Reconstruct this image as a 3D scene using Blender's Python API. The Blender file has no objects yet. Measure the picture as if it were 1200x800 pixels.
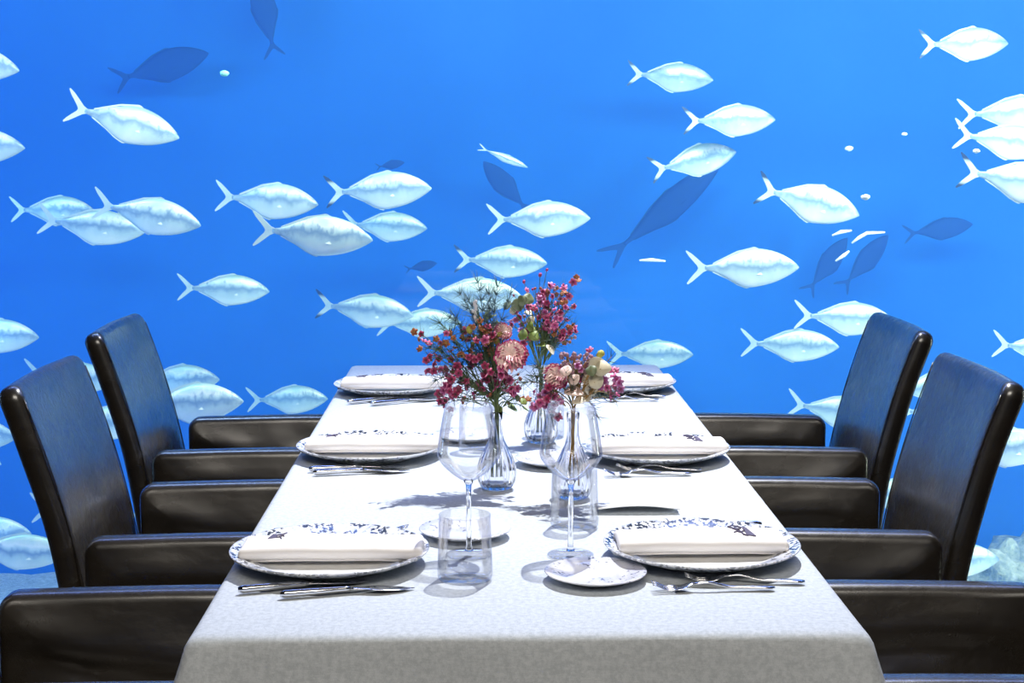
import bpy, bmesh, math, random
from mathutils import Vector, Matrix, noise as mnoise
R = random.Random(7)
sc = bpy.context.scene
COL = sc.collection
PI = math.pi

# ------------------------------------------------------------------ camera
FPX = 1800.0
CAM = Vector((0, 0, 1.32))
PITCH = math.atan(230 / FPX)
YAW = math.atan(33 / FPX * math.cos(PITCH))
cd = bpy.data.cameras.new('camera'); cam = bpy.data.objects.new('camera', cd); COL.objects.link(cam)
cd.sensor_width = 36; cd.lens = 36 * FPX / 1200; cd.clip_start = .05
cam.location = CAM; cam.rotation_euler = (PI / 2 - PITCH, 0, -YAW)
sc.camera = cam
_F = Vector((math.sin(YAW) * math.cos(PITCH), math.cos(YAW) * math.cos(PITCH), -math.sin(PITCH)))
_R = Vector((math.cos(YAW), -math.sin(YAW), 0)); _U = _R.cross(_F)
def ray(px, py): return _F * FPX + _R * (px - 600) - _U * (py - 400)
def at(px, py, Y):
    d = ray(px, py); return CAM + d * ((Y - CAM.y) / d.y)
def on(px, py, z=.75):
    d = ray(px, py); return CAM + d * ((z - CAM.z) / d.z)

# ------------------------------------------------------------------ materials
def mat(name, col=(.8, .8, .8), rough=.5, metal=0, spec=.5):
    m = bpy.data.materials.new(name); m.use_nodes = True
    b = m.node_tree.nodes['Principled BSDF']
    b.inputs['Base Color'].default_value = (*col, 1); b.inputs['Roughness'].default_value = rough
    b.inputs['Metallic'].default_value = metal; b.inputs['Specular IOR Level'].default_value = spec
    return m
def N(m, t, **kw):
    n = m.node_tree.nodes.new(t)
    for k, v in kw.items():
        if k in n.inputs: n.inputs[k].default_value = v
        else: setattr(n, k, v)
    return n
def L(m, a, b): m.node_tree.links.new(a, b)
def B(m): return m.node_tree.nodes['Principled BSDF']
def ramp(m, fac, stops):
    r = N(m, 'ShaderNodeValToRGB'); L(m, fac, r.inputs[0]); e = r.color_ramp.elements
    e[0].position, e[0].color = stops[0][0], (*stops[0][1], 1); e[1].position, e[1].color = stops[-1][0], (*stops[-1][1], 1)
    for p, c in stops[1:-1]:
        x = e.new(p); x.color = (*c, 1)
    return r.outputs[0]
def noisetex(m, scale, detail=4, rough=.55, vec=None, scl=None):
    n = N(m, 'ShaderNodeTexNoise'); n.inputs['Scale'].default_value = scale; n.inputs['Detail'].default_value = detail; n.inputs['Roughness'].default_value = rough
    tc = N(m, 'ShaderNodeTexCoord'); src = vec or tc.outputs['Object']
    if scl:
        mp = N(m, 'ShaderNodeMapping'); mp.inputs['Scale'].default_value = scl; L(m, src, mp.inputs['Vector']); src = mp.outputs[0]
    L(m, src, n.inputs['Vector']); return n.outputs['Fac']
def mix(m, fac, a, b, mode='MIX'):
    x = N(m, 'ShaderNodeMix'); x.data_type = 'RGBA'; x.blend_type = mode
    for s, v in ((x.inputs[0], fac), (x.inputs[6], a), (x.inputs[7], b)):
        if hasattr(v, 'is_output'): L(m, v, s)
        elif isinstance(v, (int, float)): s.default_value = v
        else: s.default_value = (*v, 1)
    return x.outputs[2]
def math_(m, op, a, b=0, c=None):
    x = N(m, 'ShaderNodeMath'); x.operation = op
    for s, v in zip(x.inputs, (a, b, c)):
        if v is None: continue
        if hasattr(v, 'is_output'): L(m, v, s)
        else: s.default_value = v
    return x.outputs[0]
def bump(m, h, strength=.3, dist=.002, prev=None):
    b = N(m, 'ShaderNodeBump'); b.inputs['Strength'].default_value = strength; b.inputs['Distance'].default_value = dist
    L(m, h, b.inputs['Height'])
    if prev: L(m, prev, b.inputs['Normal'])
    return b.outputs[0]
M = {}
def leather():
    m = mat('dark_leather', (.02, .016, .014), .3, spec=.22); B(m).inputs['Coat Weight'].default_value = 1.0; B(m).inputs['Coat IOR'].default_value = 1.85; B(m).inputs['Coat Roughness'].default_value = .27
    n1 = noisetex(m, 5, 3, .5, scl=(1, 1, 2.2)); n2 = noisetex(m, 420, 2)
    b1 = bump(m, noisetex(m, 38, 4, .6), .35, .006, bump(m, n1, .6, .02)); b2 = bump(m, n2, .3, .0010, b1); L(m, b2, B(m).inputs['Normal'])
    L(m, ramp(m, noisetex(m, 30, 5), [(.3, (.42,) * 3), (.75, (.52,) * 3)]), B(m).inputs['Roughness'])
    L(m, ramp(m, n1, [(.3, (.010, .0075, .005)), (.7, (.026, .020, .013))]), B(m).inputs['Base Color'])
    return m
def cloth():
    m = mat('grey_linen', (.6, .66, .72), .9, spec=.15)
    w1 = noisetex(m, 1, 3, .6, scl=(1400, 90, 400)); w2 = noisetex(m, 1, 3, .6, scl=(90, 1400, 400))
    w = math_(m, 'ADD', w1, w2)
    big = noisetex(m, 140, 4, .7)
    c = mix(m, math_(m, 'MULTIPLY', w, .5), (.46, .51, .56), (.78, .81, .84))
    c = mix(m, ramp(m, big, [(.40, (0, 0, 0)), (.62, (.6, .6, .6))]), c, (.43, .47, .50))
    L(m, c, B(m).inputs['Base Color'])
    L(m, bump(m, w, .35, .0008, bump(m, noisetex(m, 4, 3), .25, .01)), B(m).inputs['Normal']); return m
def glass_thin(name='clear_thin_glass', tint=(.99, .992, .997), edge=(.62, .66, .82), gl=.42):
    m = bpy.data.materials.new(name); m.use_nodes = True; nt = m.node_tree; nt.nodes.clear()
    o = N(m, 'ShaderNodeOutputMaterial'); t = N(m, 'ShaderNodeBsdfTransparent'); g = N(m, 'ShaderNodeBsdfGlossy'); g.inputs['Roughness'].default_value = .01
    lw = N(m, 'ShaderNodeLayerWeight'); lw.inputs[0].default_value = .5
    f = math_(m, 'POWER', lw.outputs['Facing'], 7.0)
    c = mix(m, f, tint, edge); L(m, c, t.inputs['Color'])
    fr = N(m, 'ShaderNodeFresnel'); fr.inputs[0].default_value = 1.45
    x = N(m, 'ShaderNodeMixShader'); L(m, math_(m, 'MULTIPLY', fr.outputs[0], gl), x.inputs[0]); L(m, t.outputs[0], x.inputs[1]); L(m, g.outputs[0], x.inputs[2]); L(m, x.outputs[0], o.inputs[0])
    return m
def glass_solid(name='clear_solid_glass', col=(.98, .985, 1), rough=0.0):
    m = mat(name, col, rough); B(m).inputs['Transmission Weight'].default_value = 1; B(m).inputs['IOR'].default_value = 1.47; return m
def porcelain():
    m = mat('printed_porcelain', (.86, .86, .85), .18)
    tc = N(m, 'ShaderNodeTexCoord'); sep = N(m, 'ShaderNodeSeparateXYZ'); L(m, tc.outputs['Object'], sep.inputs[0])
    xy = N(m, 'ShaderNodeCombineXYZ'); L(m, sep.outputs[0], xy.inputs[0]); L(m, sep.outputs[1], xy.inputs[1])
    ln = N(m, 'ShaderNodeVectorMath', operation='LENGTH'); L(m, xy.outputs[0], ln.inputs[0])
    r = ln.outputs['Value']
    oi = N(m, 'ShaderNodeObjectInfo')
    sh = N(m, 'ShaderNodeVectorMath', operation='ADD'); L(m, tc.outputs['Object'], sh.inputs[0])
    cmb = N(m, 'ShaderNodeCombineXYZ'); L(m, math_(m, 'MULTIPLY', oi.outputs['Random'], 9), cmb.inputs[2]); L(m, cmb.outputs[0], sh.inputs[1])
    n1 = noisetex(m, 150, 3, .6, vec=sh.outputs[0]); n2 = noisetex(m, 34, 2, .5, vec=sh.outputs[0]); n3 = noisetex(m, 70, 3, .6, vec=sh.outputs[0])
    rim = ramp(m, r, [(.090, (0, 0, 0)), (.104, (1, 1, 1)), (.133, (1, 1, 1)), (.139, (0, 0, 0))])
    dots = math_(m, 'MULTIPLY', ramp(m, n1, [(.495, (0, 0, 0)), (.525, (1, 1, 1))]), ramp(m, n2, [(.41, (0, 0, 0)), (.48, (1, 1, 1))]))
    wash = math_(m, 'MULTIPLY', ramp(m, n3, [(.45, (0, 0, 0)), (.6, (1, 1, 1))]), .55)
    c = mix(m, math_(m, 'MULTIPLY', rim, wash), (.86, .86, .85), (.36, .42, .66))
    c = mix(m, math_(m, 'MULTIPLY', rim, dots), c, (.035, .045, .07))
    L(m, c, B(m).inputs['Base Color']); return m
def bread_porcelain():
    m = mat('marbled_porcelain', (.85, .85, .87), .16)
    n = noisetex(m, 26, 4, .6); n2 = noisetex(m, 180, 2)
    c = mix(m, ramp(m, n, [(.48, (0, 0, 0)), (.62, (.55, .55, .55))]), (.86, .85, .85), (.50, .52, .72))
    c = mix(m, math_(m, 'MULTIPLY', ramp(m, n2, [(.60, (0, 0, 0)), (.64, (1, 1, 1))]), ramp(m, noisetex(m, 18, 1), [(.5, (0, 0, 0)), (.6, (.8, .8, .8))])), c, (.05, .06, .08))
    L(m, c, B(m).inputs['Base Color']); return m
def fishmat(name, back, side, belly, dark, metal=.25, tip=False):
    m = mat(name, side, .38, metal)
    tc = N(m, 'ShaderNodeTexCoord'); sep = N(m, 'ShaderNodeSeparateXYZ'); L(m, tc.outputs['Object'], sep.inputs[0])
    z = sep.outputs[2]; x = sep.outputs[0]
    zz = math_(m, 'ADD', math_(m, 'MULTIPLY', z, 5.5), .5)
    oi = N(m, 'ShaderNodeObjectInfo'); off = N(m, 'ShaderNodeCombineXYZ'); L(m, math_(m, 'MULTIPLY', oi.outputs['Random'], 20), off.inputs[1])
    v = N(m, 'ShaderNodeVectorMath', operation='ADD'); L(m, tc.outputs['Object'], v.inputs[0]); L(m, off.outputs[0], v.inputs[1])
    nz = noisetex(m, 16, 3, .6, vec=v.outputs[0], scl=(1, 1, .55))
    zz = math_(m, 'ADD', zz, math_(m, 'MULTIPLY', math_(m, 'SUBTRACT', nz, .5), .32))
    c = ramp(m, zz, [(.12, belly), (.40, side), (.52, dark), (.60, side), (.68, belly), (.84, back)])
    spots = math_(m, 'MULTIPLY', ramp(m, noisetex(m, 60, 3, .6, vec=v.outputs[0], scl=(1, 1, .5)), [(.52, (0, 0, 0)), (.62, (1, 1, 1))]),
                  ramp(m, zz, [(.36, (0, 0, 0)), (.52, (.85,) * 3), (.64, (.6,) * 3), (.76, (0, 0, 0))]))
    c = mix(m, spots, c, dark)
    if tip: c = mix(m, ramp(m, math_(m, 'ABSOLUTE', z), [(.033, (0, 0, 0)), (.047, (1, 1, 1))]), c, (.03, .06, .16))
    L(m, c, B(m).inputs['Base Color']); return m

M['leather'] = leather(); M['cloth'] = cloth()
M['napkin'] = mat('cream_cotton', (.84, .80, .76), .9, spec=.1)
L(M['napkin'], bump(M['napkin'], noisetex(M['napkin'], 700, 2), .3, .0006, bump(M['napkin'], noisetex(M['napkin'], 14, 3), .4, .006)), B(M['napkin']).inputs['Normal'])
M['ink'] = mat('grey_violet_thread', (.10, .085, .14), .8)
M['plate'] = porcelain(); M['bread'] = bread_porcelain()
M['steel'] = mat('polished_steel', (.72, .71, .72), .13, 1)
M['thin'] = glass_thin(); M['pane'] = glass_thin('acrylic_pane', (.995, .997, 1), (.95, .97, 1), .3)
M['solid'] = glass_solid(); M['vase'] = glass_solid('ribbed_vase_glass', (.95, .96, 1))
M['fish'] = fishmat('silver_scales', (.50, .72, .72), (.56, .70, .78), (.92, .94, .95), (.24, .36, .56))
M['fin'] = fishmat('pale_fin', (.62, .74, .78), (.62, .74, .80), (.66, .76, .80), (.55, .68, .78))
M['fintip'] = fishmat('dark_tipped_fin', (.62, .74, .78), (.66, .78, .82), (.66, .76, .80), (.55, .68, .78), tip=True)
M['pect'] = mat('white_fin', (.93, .95, .95), .4)
M['eye'] = mat('fish_eye', (.02, .03, .05), .15)
M['dim'] = mat('fish_shade_blue', (.006, .05, .30), .7, spec=.1)  # dark colour standing in for shade on the fish shapes
M['stem'] = mat('green_stem', (.12, .17, .06), .6)
M['brownstem'] = mat('brown_stem', (.42, .24, .06), .6)
M['needle'] = mat('dark_needle', (.05, .10, .06), .6)
M['fern'] = mat('grey_blue_fern', (.13, .21, .24), .6)
def petal(name, a, b, c):
    m = mat(name, a, .55); B(m).inputs['Subsurface Weight'].default_value = 0
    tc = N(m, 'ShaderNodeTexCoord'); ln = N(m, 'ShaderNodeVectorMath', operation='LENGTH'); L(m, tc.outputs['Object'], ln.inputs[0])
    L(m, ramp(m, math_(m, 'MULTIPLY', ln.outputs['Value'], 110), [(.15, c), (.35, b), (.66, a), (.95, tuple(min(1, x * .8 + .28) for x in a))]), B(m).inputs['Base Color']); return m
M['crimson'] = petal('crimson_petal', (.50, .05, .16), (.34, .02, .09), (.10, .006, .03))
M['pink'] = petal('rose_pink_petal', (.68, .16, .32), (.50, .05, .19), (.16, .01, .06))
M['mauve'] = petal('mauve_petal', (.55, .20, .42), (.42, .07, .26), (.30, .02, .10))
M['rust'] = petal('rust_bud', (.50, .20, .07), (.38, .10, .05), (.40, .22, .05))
M['lilac'] = mat('dusky_lilac_bud', (.36, .20, .24), .6)
M['yellow'] = mat('yellow_green_bud', (.50, .46, .08), .6)
M['white'] = mat('white_bud', (.86, .84, .88), .6)
def carn():
    m = mat('carnation_petal', (.85, .55, .52), .6)
    tc = N(m, 'ShaderNodeTexCoord')
    n = noisetex(m, 60, 2, .5)
    L(m, ramp(m, n, [(.45, (.95, .76, .71)), (.62, (.94, .62, .62)), (.74, (.72, .18, .32))]), B(m).inputs['Base Color']); return m
M['carnation'] = carn(); M['edge'] = mat('magenta_petal_edge', (.55, .05, .20), .6)
def leafm(name, a, b):
    m = mat(name, a, .5); L(m, ramp(m, noisetex(m, 60, 3), [(.35, a), (.65, b)]), B(m).inputs['Base Color']); return m
M['euc'] = leafm('grey_green_leaf', (.16, .20, .10), (.22, .26, .14))
M['leafgreen'] = leafm('bright_green_leaf', (.18, .26, .05), (.28, .34, .10))
M['cream_leaf'] = leafm('cream_leaf', (.66, .58, .40), (.78, .72, .55))
M['pink_leaf'] = leafm('blush_petal', (.82, .58, .50), (.88, .68, .58))

# ------------------------------------------------------------------ mesh helpers
def link(o, parent=None, loc=None):
    COL.objects.link(o)
    if parent: o.parent = parent
    if loc is not None: o.location = loc
    return o
def meshobj(name, V, Fc, m, parent=None, loc=None, smooth=True, auto=None):
    me = bpy.data.meshes.new(name); me.from_pydata([tuple(v) for v in V], [], Fc); me.materials.append(m)
    bm = bmesh.new(); bm.from_mesh(me); bmesh.ops.remove_doubles(bm, verts=bm.verts, dist=1e-6); bmesh.ops.recalc_face_normals(bm, faces=bm.faces)
    if auto:
        for e in bm.edges:
            if len(e.link_faces) == 2 and e.calc_face_angle(0) > auto: e.smooth = False
    for f in bm.faces: f.smooth = smooth
    bm.to_mesh(me); bm.free()
    return link(bpy.data.objects.new(name, me), parent, loc)
class MB:
    def __init__(s): s.V = []; s.F = []
    def add(s, V, F, mtx=None):
        k = len(s.V); s.V += [(mtx @ Vector(v)) if mtx else Vector(v) for v in V]; s.F += [tuple(i + k for i in f) for f in F]; return s
    def obj(s, name, m, parent=None, loc=None, **k): return meshobj(name, s.V, s.F, m, parent, loc, **k)
def lathe(prof, n=48, rib=None):
    V = []; F = []
    for r, z in prof:
        for i in range(n):
            a = 2 * PI * i / n; rr = r * (1 + (rib(a, z) if rib else 0)); V.append((rr * math.cos(a), rr * math.sin(a), z))
    for j in range(len(prof) - 1):
        for i in range(n):
            F.append((j * n + i, j * n + (i + 1) % n, (j + 1) * n + (i + 1) % n, (j + 1) * n + i))
    return V, F
def tube(path, rad, n=6):
    V = []; F = []; P = [Vector(p) for p in path]; m = len(P)
    for j, p in enumerate(P):
        t = (P[min(j + 1, m - 1)] - P[max(j - 1, 0)]).normalized()
        a = t.cross(Vector((0, .3, 1)) if abs(t.z) < .9 else Vector((1, 0, 0))).normalized(); b = t.cross(a)
        r = rad(j / (m - 1)) if callable(rad) else rad
        for i in range(n):
            w = 2 * PI * i / n; V.append(p + a * (r * math.cos(w)) + b * (r * math.sin(w)))
    for j in range(m - 1):
        for i in range(n): F.append((j * n + i, j * n + (i + 1) % n, (j + 1) * n + (i + 1) % n, (j + 1) * n + i))
    F.append(tuple(range(n))); F.append(tuple((m - 1) * n + i for i in range(n)))
    return V, F
def bez(a, b, c, n=8):
    a, b, c = Vector(a), Vector(b), Vector(c)
    return [a * (1 - t) ** 2 + b * 2 * t * (1 - t) + c * t * t for t in [i / n for i in range(n + 1)]]
def rrect(w, h, r, k=7, m=10):
    """closed outline of a rounded rectangle centred on 0"""
    r = max(1e-4, min(r, w / 2 - 1e-4, h / 2 - 1e-4)); P = []
    cs = [(w / 2 - r, h / 2 - r, 0), (-w / 2 + r, h / 2 - r, PI / 2), (-w / 2 + r, -h / 2 + r, PI), (w / 2 - r, -h / 2 + r, 1.5 * PI)]
    for q, (cx, cy, a0) in enumerate(cs):
        for i in range(k + 1):
            a = a0 + PI / 2 * i / k; P.append((cx + r * math.cos(a), cy + r * math.sin(a)))
        nx, ny, na = cs[(q + 1) % 4]; p0 = P[-1]; p1 = (nx + r * math.cos(na), ny + r * math.sin(na))
        for i in range(1, m): P.append((p0[0] + (p1[0] - p0[0]) * i / m, p0[1] + (p1[1] - p0[1]) * i / m))
    return P
def cushion(w, h, r, t, er, bulge=.004, capn=7, k=7, m=10):
    """padded slab: outline w x h in (u,v), thickness t along n, edges rounded by er, faces bulging"""
    rings = []
    for i in range(5):
        a = PI / 2 * i / 4; rings.append((er * (1 - math.sin(a)), -t / 2 + er * (1 - math.cos(a)) if False else -(t / 2 - er) - er * math.cos(a)))
    up = [(i_, -n_) for i_, n_ in reversed(rings)]
    if abs(rings[-1][1] - up[0][1]) < 1e-6: up = up[1:]
    sides = rings + up
    V = []; F = []; lst = []
    def ring(ins, n, f=1.0, sg=0):
        o = rrect(w - 2 * ins, h - 2 * ins, r - ins, k, m); lst.append(len(V))
        for u, v in o:
            g = (1 - min(1, abs(u * f) / (w / 2 - er)) ** 3) * (1 - min(1, abs(v * f) / (h / 2 - er)) ** 2.4)
            V.append((u * f, v * f, n + sg * bulge * g))
        return len(o)
    for q in range(capn, 0, -1):
        f = 1 - q / (capn + .3); ring(er, -t / 2, f, -1)
    for i_, n_ in sides: n = ring(i_, n_)
    for q in range(1, capn + 1):
        f = 1 - q / (capn + .3); ring(er, t / 2, f, 1)
    for a, b in zip(lst, lst[1:]):
        for i in range(n): F.append((a + i, a + (i + 1) % n, b + (i + 1) % n, b + i))
    F.append(tuple(lst[0] + i for i in range(n))); F.append(tuple(lst[-1] + i for i in range(n)))
    return V, F
def blob(r, sub=2, sx=1, sy=1, sz=1, amp=0, seed=0, fr=3):
    bm = bmesh.new(); bmesh.ops.create_icosphere(bm, subdivisions=sub, radius=1)
    V = []
    for v in bm.verts:
        d = 1 + amp * mnoise.noise(v.co * fr + Vector((seed * 7.1, 3, 1))); V.append(Vector((v.co.x * sx, v.co.y * sy, v.co.z * sz)) * r * d)
    F = [tuple(v.index for v in f.verts) for f in bm.faces]; bm.free(); return V, F
def box(x0, x1, y0, y1, z0, z1):
    V = [(x, y, z) for z in (z0, z1) for y in (y0, y1) for x in (x0, x1)]
    return V, [(0, 2, 3, 1), (4, 5, 7, 6), (0, 1, 5, 4), (2, 6, 7, 3), (0, 4, 6, 2), (1, 3, 7, 5)]
def tag(o, label, cat, group=None):
    o['label'] = label; o['category'] = cat
    if group: o['group'] = group
    return o
def thing(name, label, cat, loc=(0, 0, 0), rz=0, group=None):
    o = bpy.data.objects.new(name, None); o.empty_display_size = .05; link(o, None, loc); o.rotation_euler = (0, 0, rz)
    return tag(o, label, cat, group)
def dup(root, label=None, loc=None, rz=None, group=None):
    def cp(o, par):
        c = o.copy(); COL.objects.link(c)
        if par: c.parent = par
        for ch in o.children: cp(ch, c)
        return c
    r = cp(root, None)
    if label: r['label'] = label
    if loc is not None: r.location = loc
    if rz is not None: r.rotation_euler = (0, 0, rz)
    if group: r['group'] = group
    return r
def struct(name, V, F, m, smooth=False):
    o = meshobj(name, V, F, m, smooth=smooth); o['kind'] = 'structure'; return o

# ------------------------------------------------------------------ the room and the tank
GY = 4.3; BACK = 8.3; TZ = -1.02; WX0, WX1 = -2.5, 2.6; WTOP = 2.1; CEIL = 4.1
fl = mat('dark_floor', (.05, .042, .038), .45)
L(fl, ramp(fl, noisetex(fl, 3, 4, scl=(1, 8, 1)), [(.3, (.035, .03, .028)), (.7, (.07, .058, .05))]), B(fl).inputs['Base Color'])
wl = mat('dark_plaster', (.05, .045, .045), .8)
L(wl, bump(wl, noisetex(wl, 40, 4), .2, .003), B(wl).inputs['Normal'])
struct('floor', *box(-4.6, 4.6, -3.6, GY - .02, -.08, 0), fl)
struct('ceiling', *box(-4.6, 4.6, -3.6, GY - .02, CEIL, CEIL + .1), wl)
struct('wall_left', *box(-4.7, -4.6, -3.6, GY - .02, 0, CEIL), wl)
struct('wall_right', *box(4.6, 4.7, -3.6, GY - .02, 0, CEIL), wl)
struct('wall_rear', *box(-4.6, 4.6, -3.7, -3.6, 0, CEIL), wl)
wf = MB()
wf.add(*box(-4.6, WX0, GY - .02, GY + .08, 0, CEIL)); wf.add(*box(WX1, 4.6, GY - .02, GY + .08, 0, CEIL)); wf.add(*box(WX0, WX1, GY - .02, GY + .08, WTOP, CEIL))
o = wf.obj('wall_front', wl, smooth=False); o['kind'] = 'structure'
struct('window_1', *box(WX0, WX1, GY, GY + .01, -.02, WTOP), M['pane'])
# tank shell
tw = mat('blue_tank_paint', (.012, .13, .75), .9, spec=.1)
L(tw, ramp(tw, noisetex(tw, .9, 3, .5), [(.3, (.005, .125, .66)), (.7, (.014, .158, .74))]), B(tw).inputs['Base Color'])
struct('wall_back', *box(-4.5, 4.7, BACK, BACK + .1, TZ - .1, 3.6), tw)
struct('wall_tank_left', *box(-4.6, -4.5, GY + .09, BACK, TZ - .1, 3.6), tw)
struct('wall_tank_right', *box(4.7, 4.8, GY + .09, BACK, TZ - .1, 3.6), tw)
struct('wall_tank_plinth', *box(-4.5, 4.7, GY + .012, GY + .08, TZ - .1, -.02), tw)
# sand bed
sand = mat('pale_sand', (.62, .66, .62), .95, spec=.1)
L(sand, ramp(sand, noisetex(sand, 40, 5, .7), [(.35, (.55, .60, .58)), (.6, (.90, .92, .90))]), B(sand).inputs['Base Color'])
L(sand, bump(sand, noisetex(sand, 22, 5, .7), .8, .03), B(sand).inputs['Normal'])
V = []; F = []; nx, ny = 120, 50
for j in range(ny + 1):
    for i in range(nx + 1):
        x = -4.5 + 9.2 * i / nx; y = GY + .08 + (BACK - GY - .08) * j / ny
        V.append((x, y, TZ + .03 * mnoise.noise(Vector((x * 1.6, y * 1.6, 0))) + .012 * mnoise.noise(Vector((x * 7, y * 7, 2)))))
for j in range(ny):
    for i in range(nx): a = j * (nx + 1) + i; F.append((a, a + 1, a + nx + 2, a + nx + 1))
struct('floor_sand', V, F, sand, True)
# water
wm = bpy.data.materials.new('blue_water'); wm.use_nodes = True; wm.node_tree.nodes.clear()
wo = N(wm, 'ShaderNodeOutputMaterial'); vs = N(wm, 'ShaderNodeVolumeScatter'); va = N(wm, 'ShaderNodeVolumeAbsorption'); ad = N(wm, 'ShaderNodeAddShader')
vs.inputs['Color'].default_value = (.10, .30, .95, 1); vs.inputs['Density'].default_value = .115; vs.inputs['Anisotropy'].default_value = .0
va.inputs['Color'].default_value = (.15, .72, 1, 1); va.inputs['Density'].default_value = .07
L(wm, vs.outputs[0], ad.inputs[0]); L(wm, va.outputs[0], ad.inputs[1]); L(wm, ad.outputs[0], wo.inputs['Volume'])
water = struct('water', *box(-4.48, 4.68, GY + .085, BACK - .005, TZ - .05, 2.75), wm)

# ------------------------------------------------------------------ table and cloth
TX0, TX1, TY0, TY1, TZT = -.348, .455, 1.742, 3.985, .75
tcx, tcy = (TX0 + TX1) / 2, (TY0 + TY1) / 2
wood = mat('dark_wood', (.06, .04, .03), .5)
L(wood, ramp(wood, noisetex(wood, 6, 4, scl=(8, 1, 8)), [(.3, (.045, .028, .02)), (.7, (.09, .06, .045))]), B(wood).inputs['Base Color'])
tb = thing('dining_table', 'long dining table hidden beneath the grey linen cloth', 'table', (tcx, tcy, 0))
V, F = cushion(TX1 - TX0 - .02, TY1 - TY0 - .02, .01, .03, .004, 0, 2); meshobj('tabletop', [(a, b, c + .7315) for a, b, c in V], F, wood, tb)
for sx in (-1, 1):
    for sy in (-1, 1):
        V, F = lathe([(.0, 0), (.018, 0), (.03, .716), (0, .716)], 4); meshobj('leg', [(x + sx * .15, y + sy * 1.02, z) for x, y, z in V], F, wood, tb, smooth=False)
def cz(x, y):
    z = 0
    for yy, a, w in ((3.31, .0016, .006), (2.46, .0007, .006), (3.06, .0006, .005)):
        z += a * math.exp(-((y - yy - .01 * math.sin(x * 7)) / w) ** 2)
    return z + .0007 * mnoise.noise(Vector((x * 5, y * 4, 0)))
prof = [(-.03, 0), (-.016, 0), (-.008, -.0008), (-.003, -.003), (.0005, -.007), (.003, -.014), (.006, -.03), (.010, -.05), (.0145, -.070), (.019, -.088), (.0165, -.088)]
def per(off):
    w, h = TX1 - TX0 + 2 * off, TY1 - TY0 + 2 * off
    return rrect(w, h, .012 + max(off, 0) * 1.2, 10, 110)
V = []; F = []; starts = []
base = per(-.03)
for q in range(40, 0, -1):
    f = 1 - q / 40.5; starts.append(len(V))
    for x, y in base: V.append((x * f + tcx, y * f + tcy, 0))
    n = len(base)
for off, dz in prof:
    starts.append(len(V))
    for i, (x, y) in enumerate(per(off)):
        k = max(0, off) / .019
        cd_ = math.hypot(abs(x) - (TX1 - TX0) / 2, abs(y) - (TY1 - TY0) / 2)      # distance from a corner
        fl_ = math.exp(-(cd_ / .045) ** 2) * .022 * k + .0035 * k * math.sin(x * 23 + y * 17 + 1.3)
        nrm = Vector((x * (TY1 - TY0) ** 8 ** 0, y, 0)); 
        ex = 1 if abs(x) > (TX1 - TX0) / 2 - .02 else 0; ey = 1 if abs(y) > (TY1 - TY0) / 2 - .02 else 0
        d = Vector((ex * (1 if x > 0 else -1), ey * (1 if y > 0 else -1), 0))
        if d.length: d.normalize()
        V.append((x + tcx + d.x * fl_, y + tcy + d.y * fl_, dz))
V = [(x, y, TZT + z + cz(x, y)) for x, y, z in V]
for a, b in zip(starts, starts[1:]):
    for i in range(n): F.append((a + i, a + (i + 1) % n, b + (i + 1) % n, b + i))
F.append(tuple(starts[0] + i for i in range(n)))
tag(meshobj('tablecloth', V, F, M['cloth']), 'pale grey linen tablecloth covering the long dining table', 'tablecloth')

# ------------------------------------------------------------------ chairs
def make_chair(label, loc, rz):
    t = thing('dining_chair', label, 'chair', loc, rz, 'leather dining chairs along the table')
    lm = M['leather']
    # backrest: slab 0.43 wide, from z .30 to .905, leaning back and curving
    V, F = cushion(.43, .62, .026, .046, .019, .003, 8, 7, 16)
    W = []
    for u, v, nn in V:
        z0 = .595 + v; s = max(0, (z0 - .40)) / .5
        lean = -.262 - .032 * s - .083 * s ** 1.9
        dl = -(.032 + .083 * 1.9 * max(s, .01) ** .9) / .5; nx, nz = 1 / math.hypot(1, dl), -dl / math.hypot(1, dl)
        hol = -.012 * (1 - (u / .215) ** 2)
        wr = .0025 * mnoise.noise(Vector((u * 9, z0 * 7, 4)))
        W.append((lean + (nn + wr) * nx + hol, u, z0 + nn * nz))
    meshobj('backrest', W, F, lm, t)
    # stitched seam welt along the front edge of the backrest sides
    for sy in (-1, 1):
        pts = []
        for i in range(24):
            z0 = .33 + .555 * i / 23; s = max(0, (z0 - .40)) / .5
            pts.append((-.262 - .032 * s - .083 * s ** 1.9 + .0215, sy * .2060, z0))
        MB().add(*tube(pts, .0014, 5)).obj('seam_welt', lm, t)
    for sy in (-1, 1):
        V, F = cushion(.50, .40, .030, .052, .017, .018, 10, 7, 14); W = []
        for u, v, nn in V:
            sag = .010 * math.exp(-((v - .12 + .02 * math.sin(u * 9 + sy)) / .03) ** 2) - .013 * math.exp(-((v - .085 + .022 * math.sin(u * 8 + sy)) / .016) ** 2)
            wr = .005 * mnoise.noise(Vector((u * 7 + sy * 3, v * 11, 1))) + .0025 * mnoise.noise(Vector((u * 19, v * 24, sy * 2)))
            side = 1 if nn > 0 else -1
            e = min(1, max(0, (.2 - abs(v)) / .03)) * min(1, max(0, (.25 - abs(u)) / .03))
            W.append((u + .0, sy * .215 + nn + side * e * (sag * .7 + wr), .445 + v + .004 * math.sin(u * 6 + 1) * (v > .15)))
        meshobj('armrest', W, F, lm, t)
    V, F = cushion(.50, .372, .03, .13, .03, .012, 6); meshobj('seat', [(a + .01, b, c + .40) for a, b, c in V], F, lm, t)
    for sx in (-1, 1):
        for sy in (-1, 1):
            V, F = lathe([(0, 0), (.016, 0), (.02, .27), (0, .27)], 12); meshobj('leg', [(x + sx * .20, y + sy * .20, z) for x, y, z in V], F, M['steel'], t)
    return t
chair = make_chair('dark leather armchair at left of the table, the one farther back beside the glass', (-.492, 3.60, 0), 0)
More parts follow.
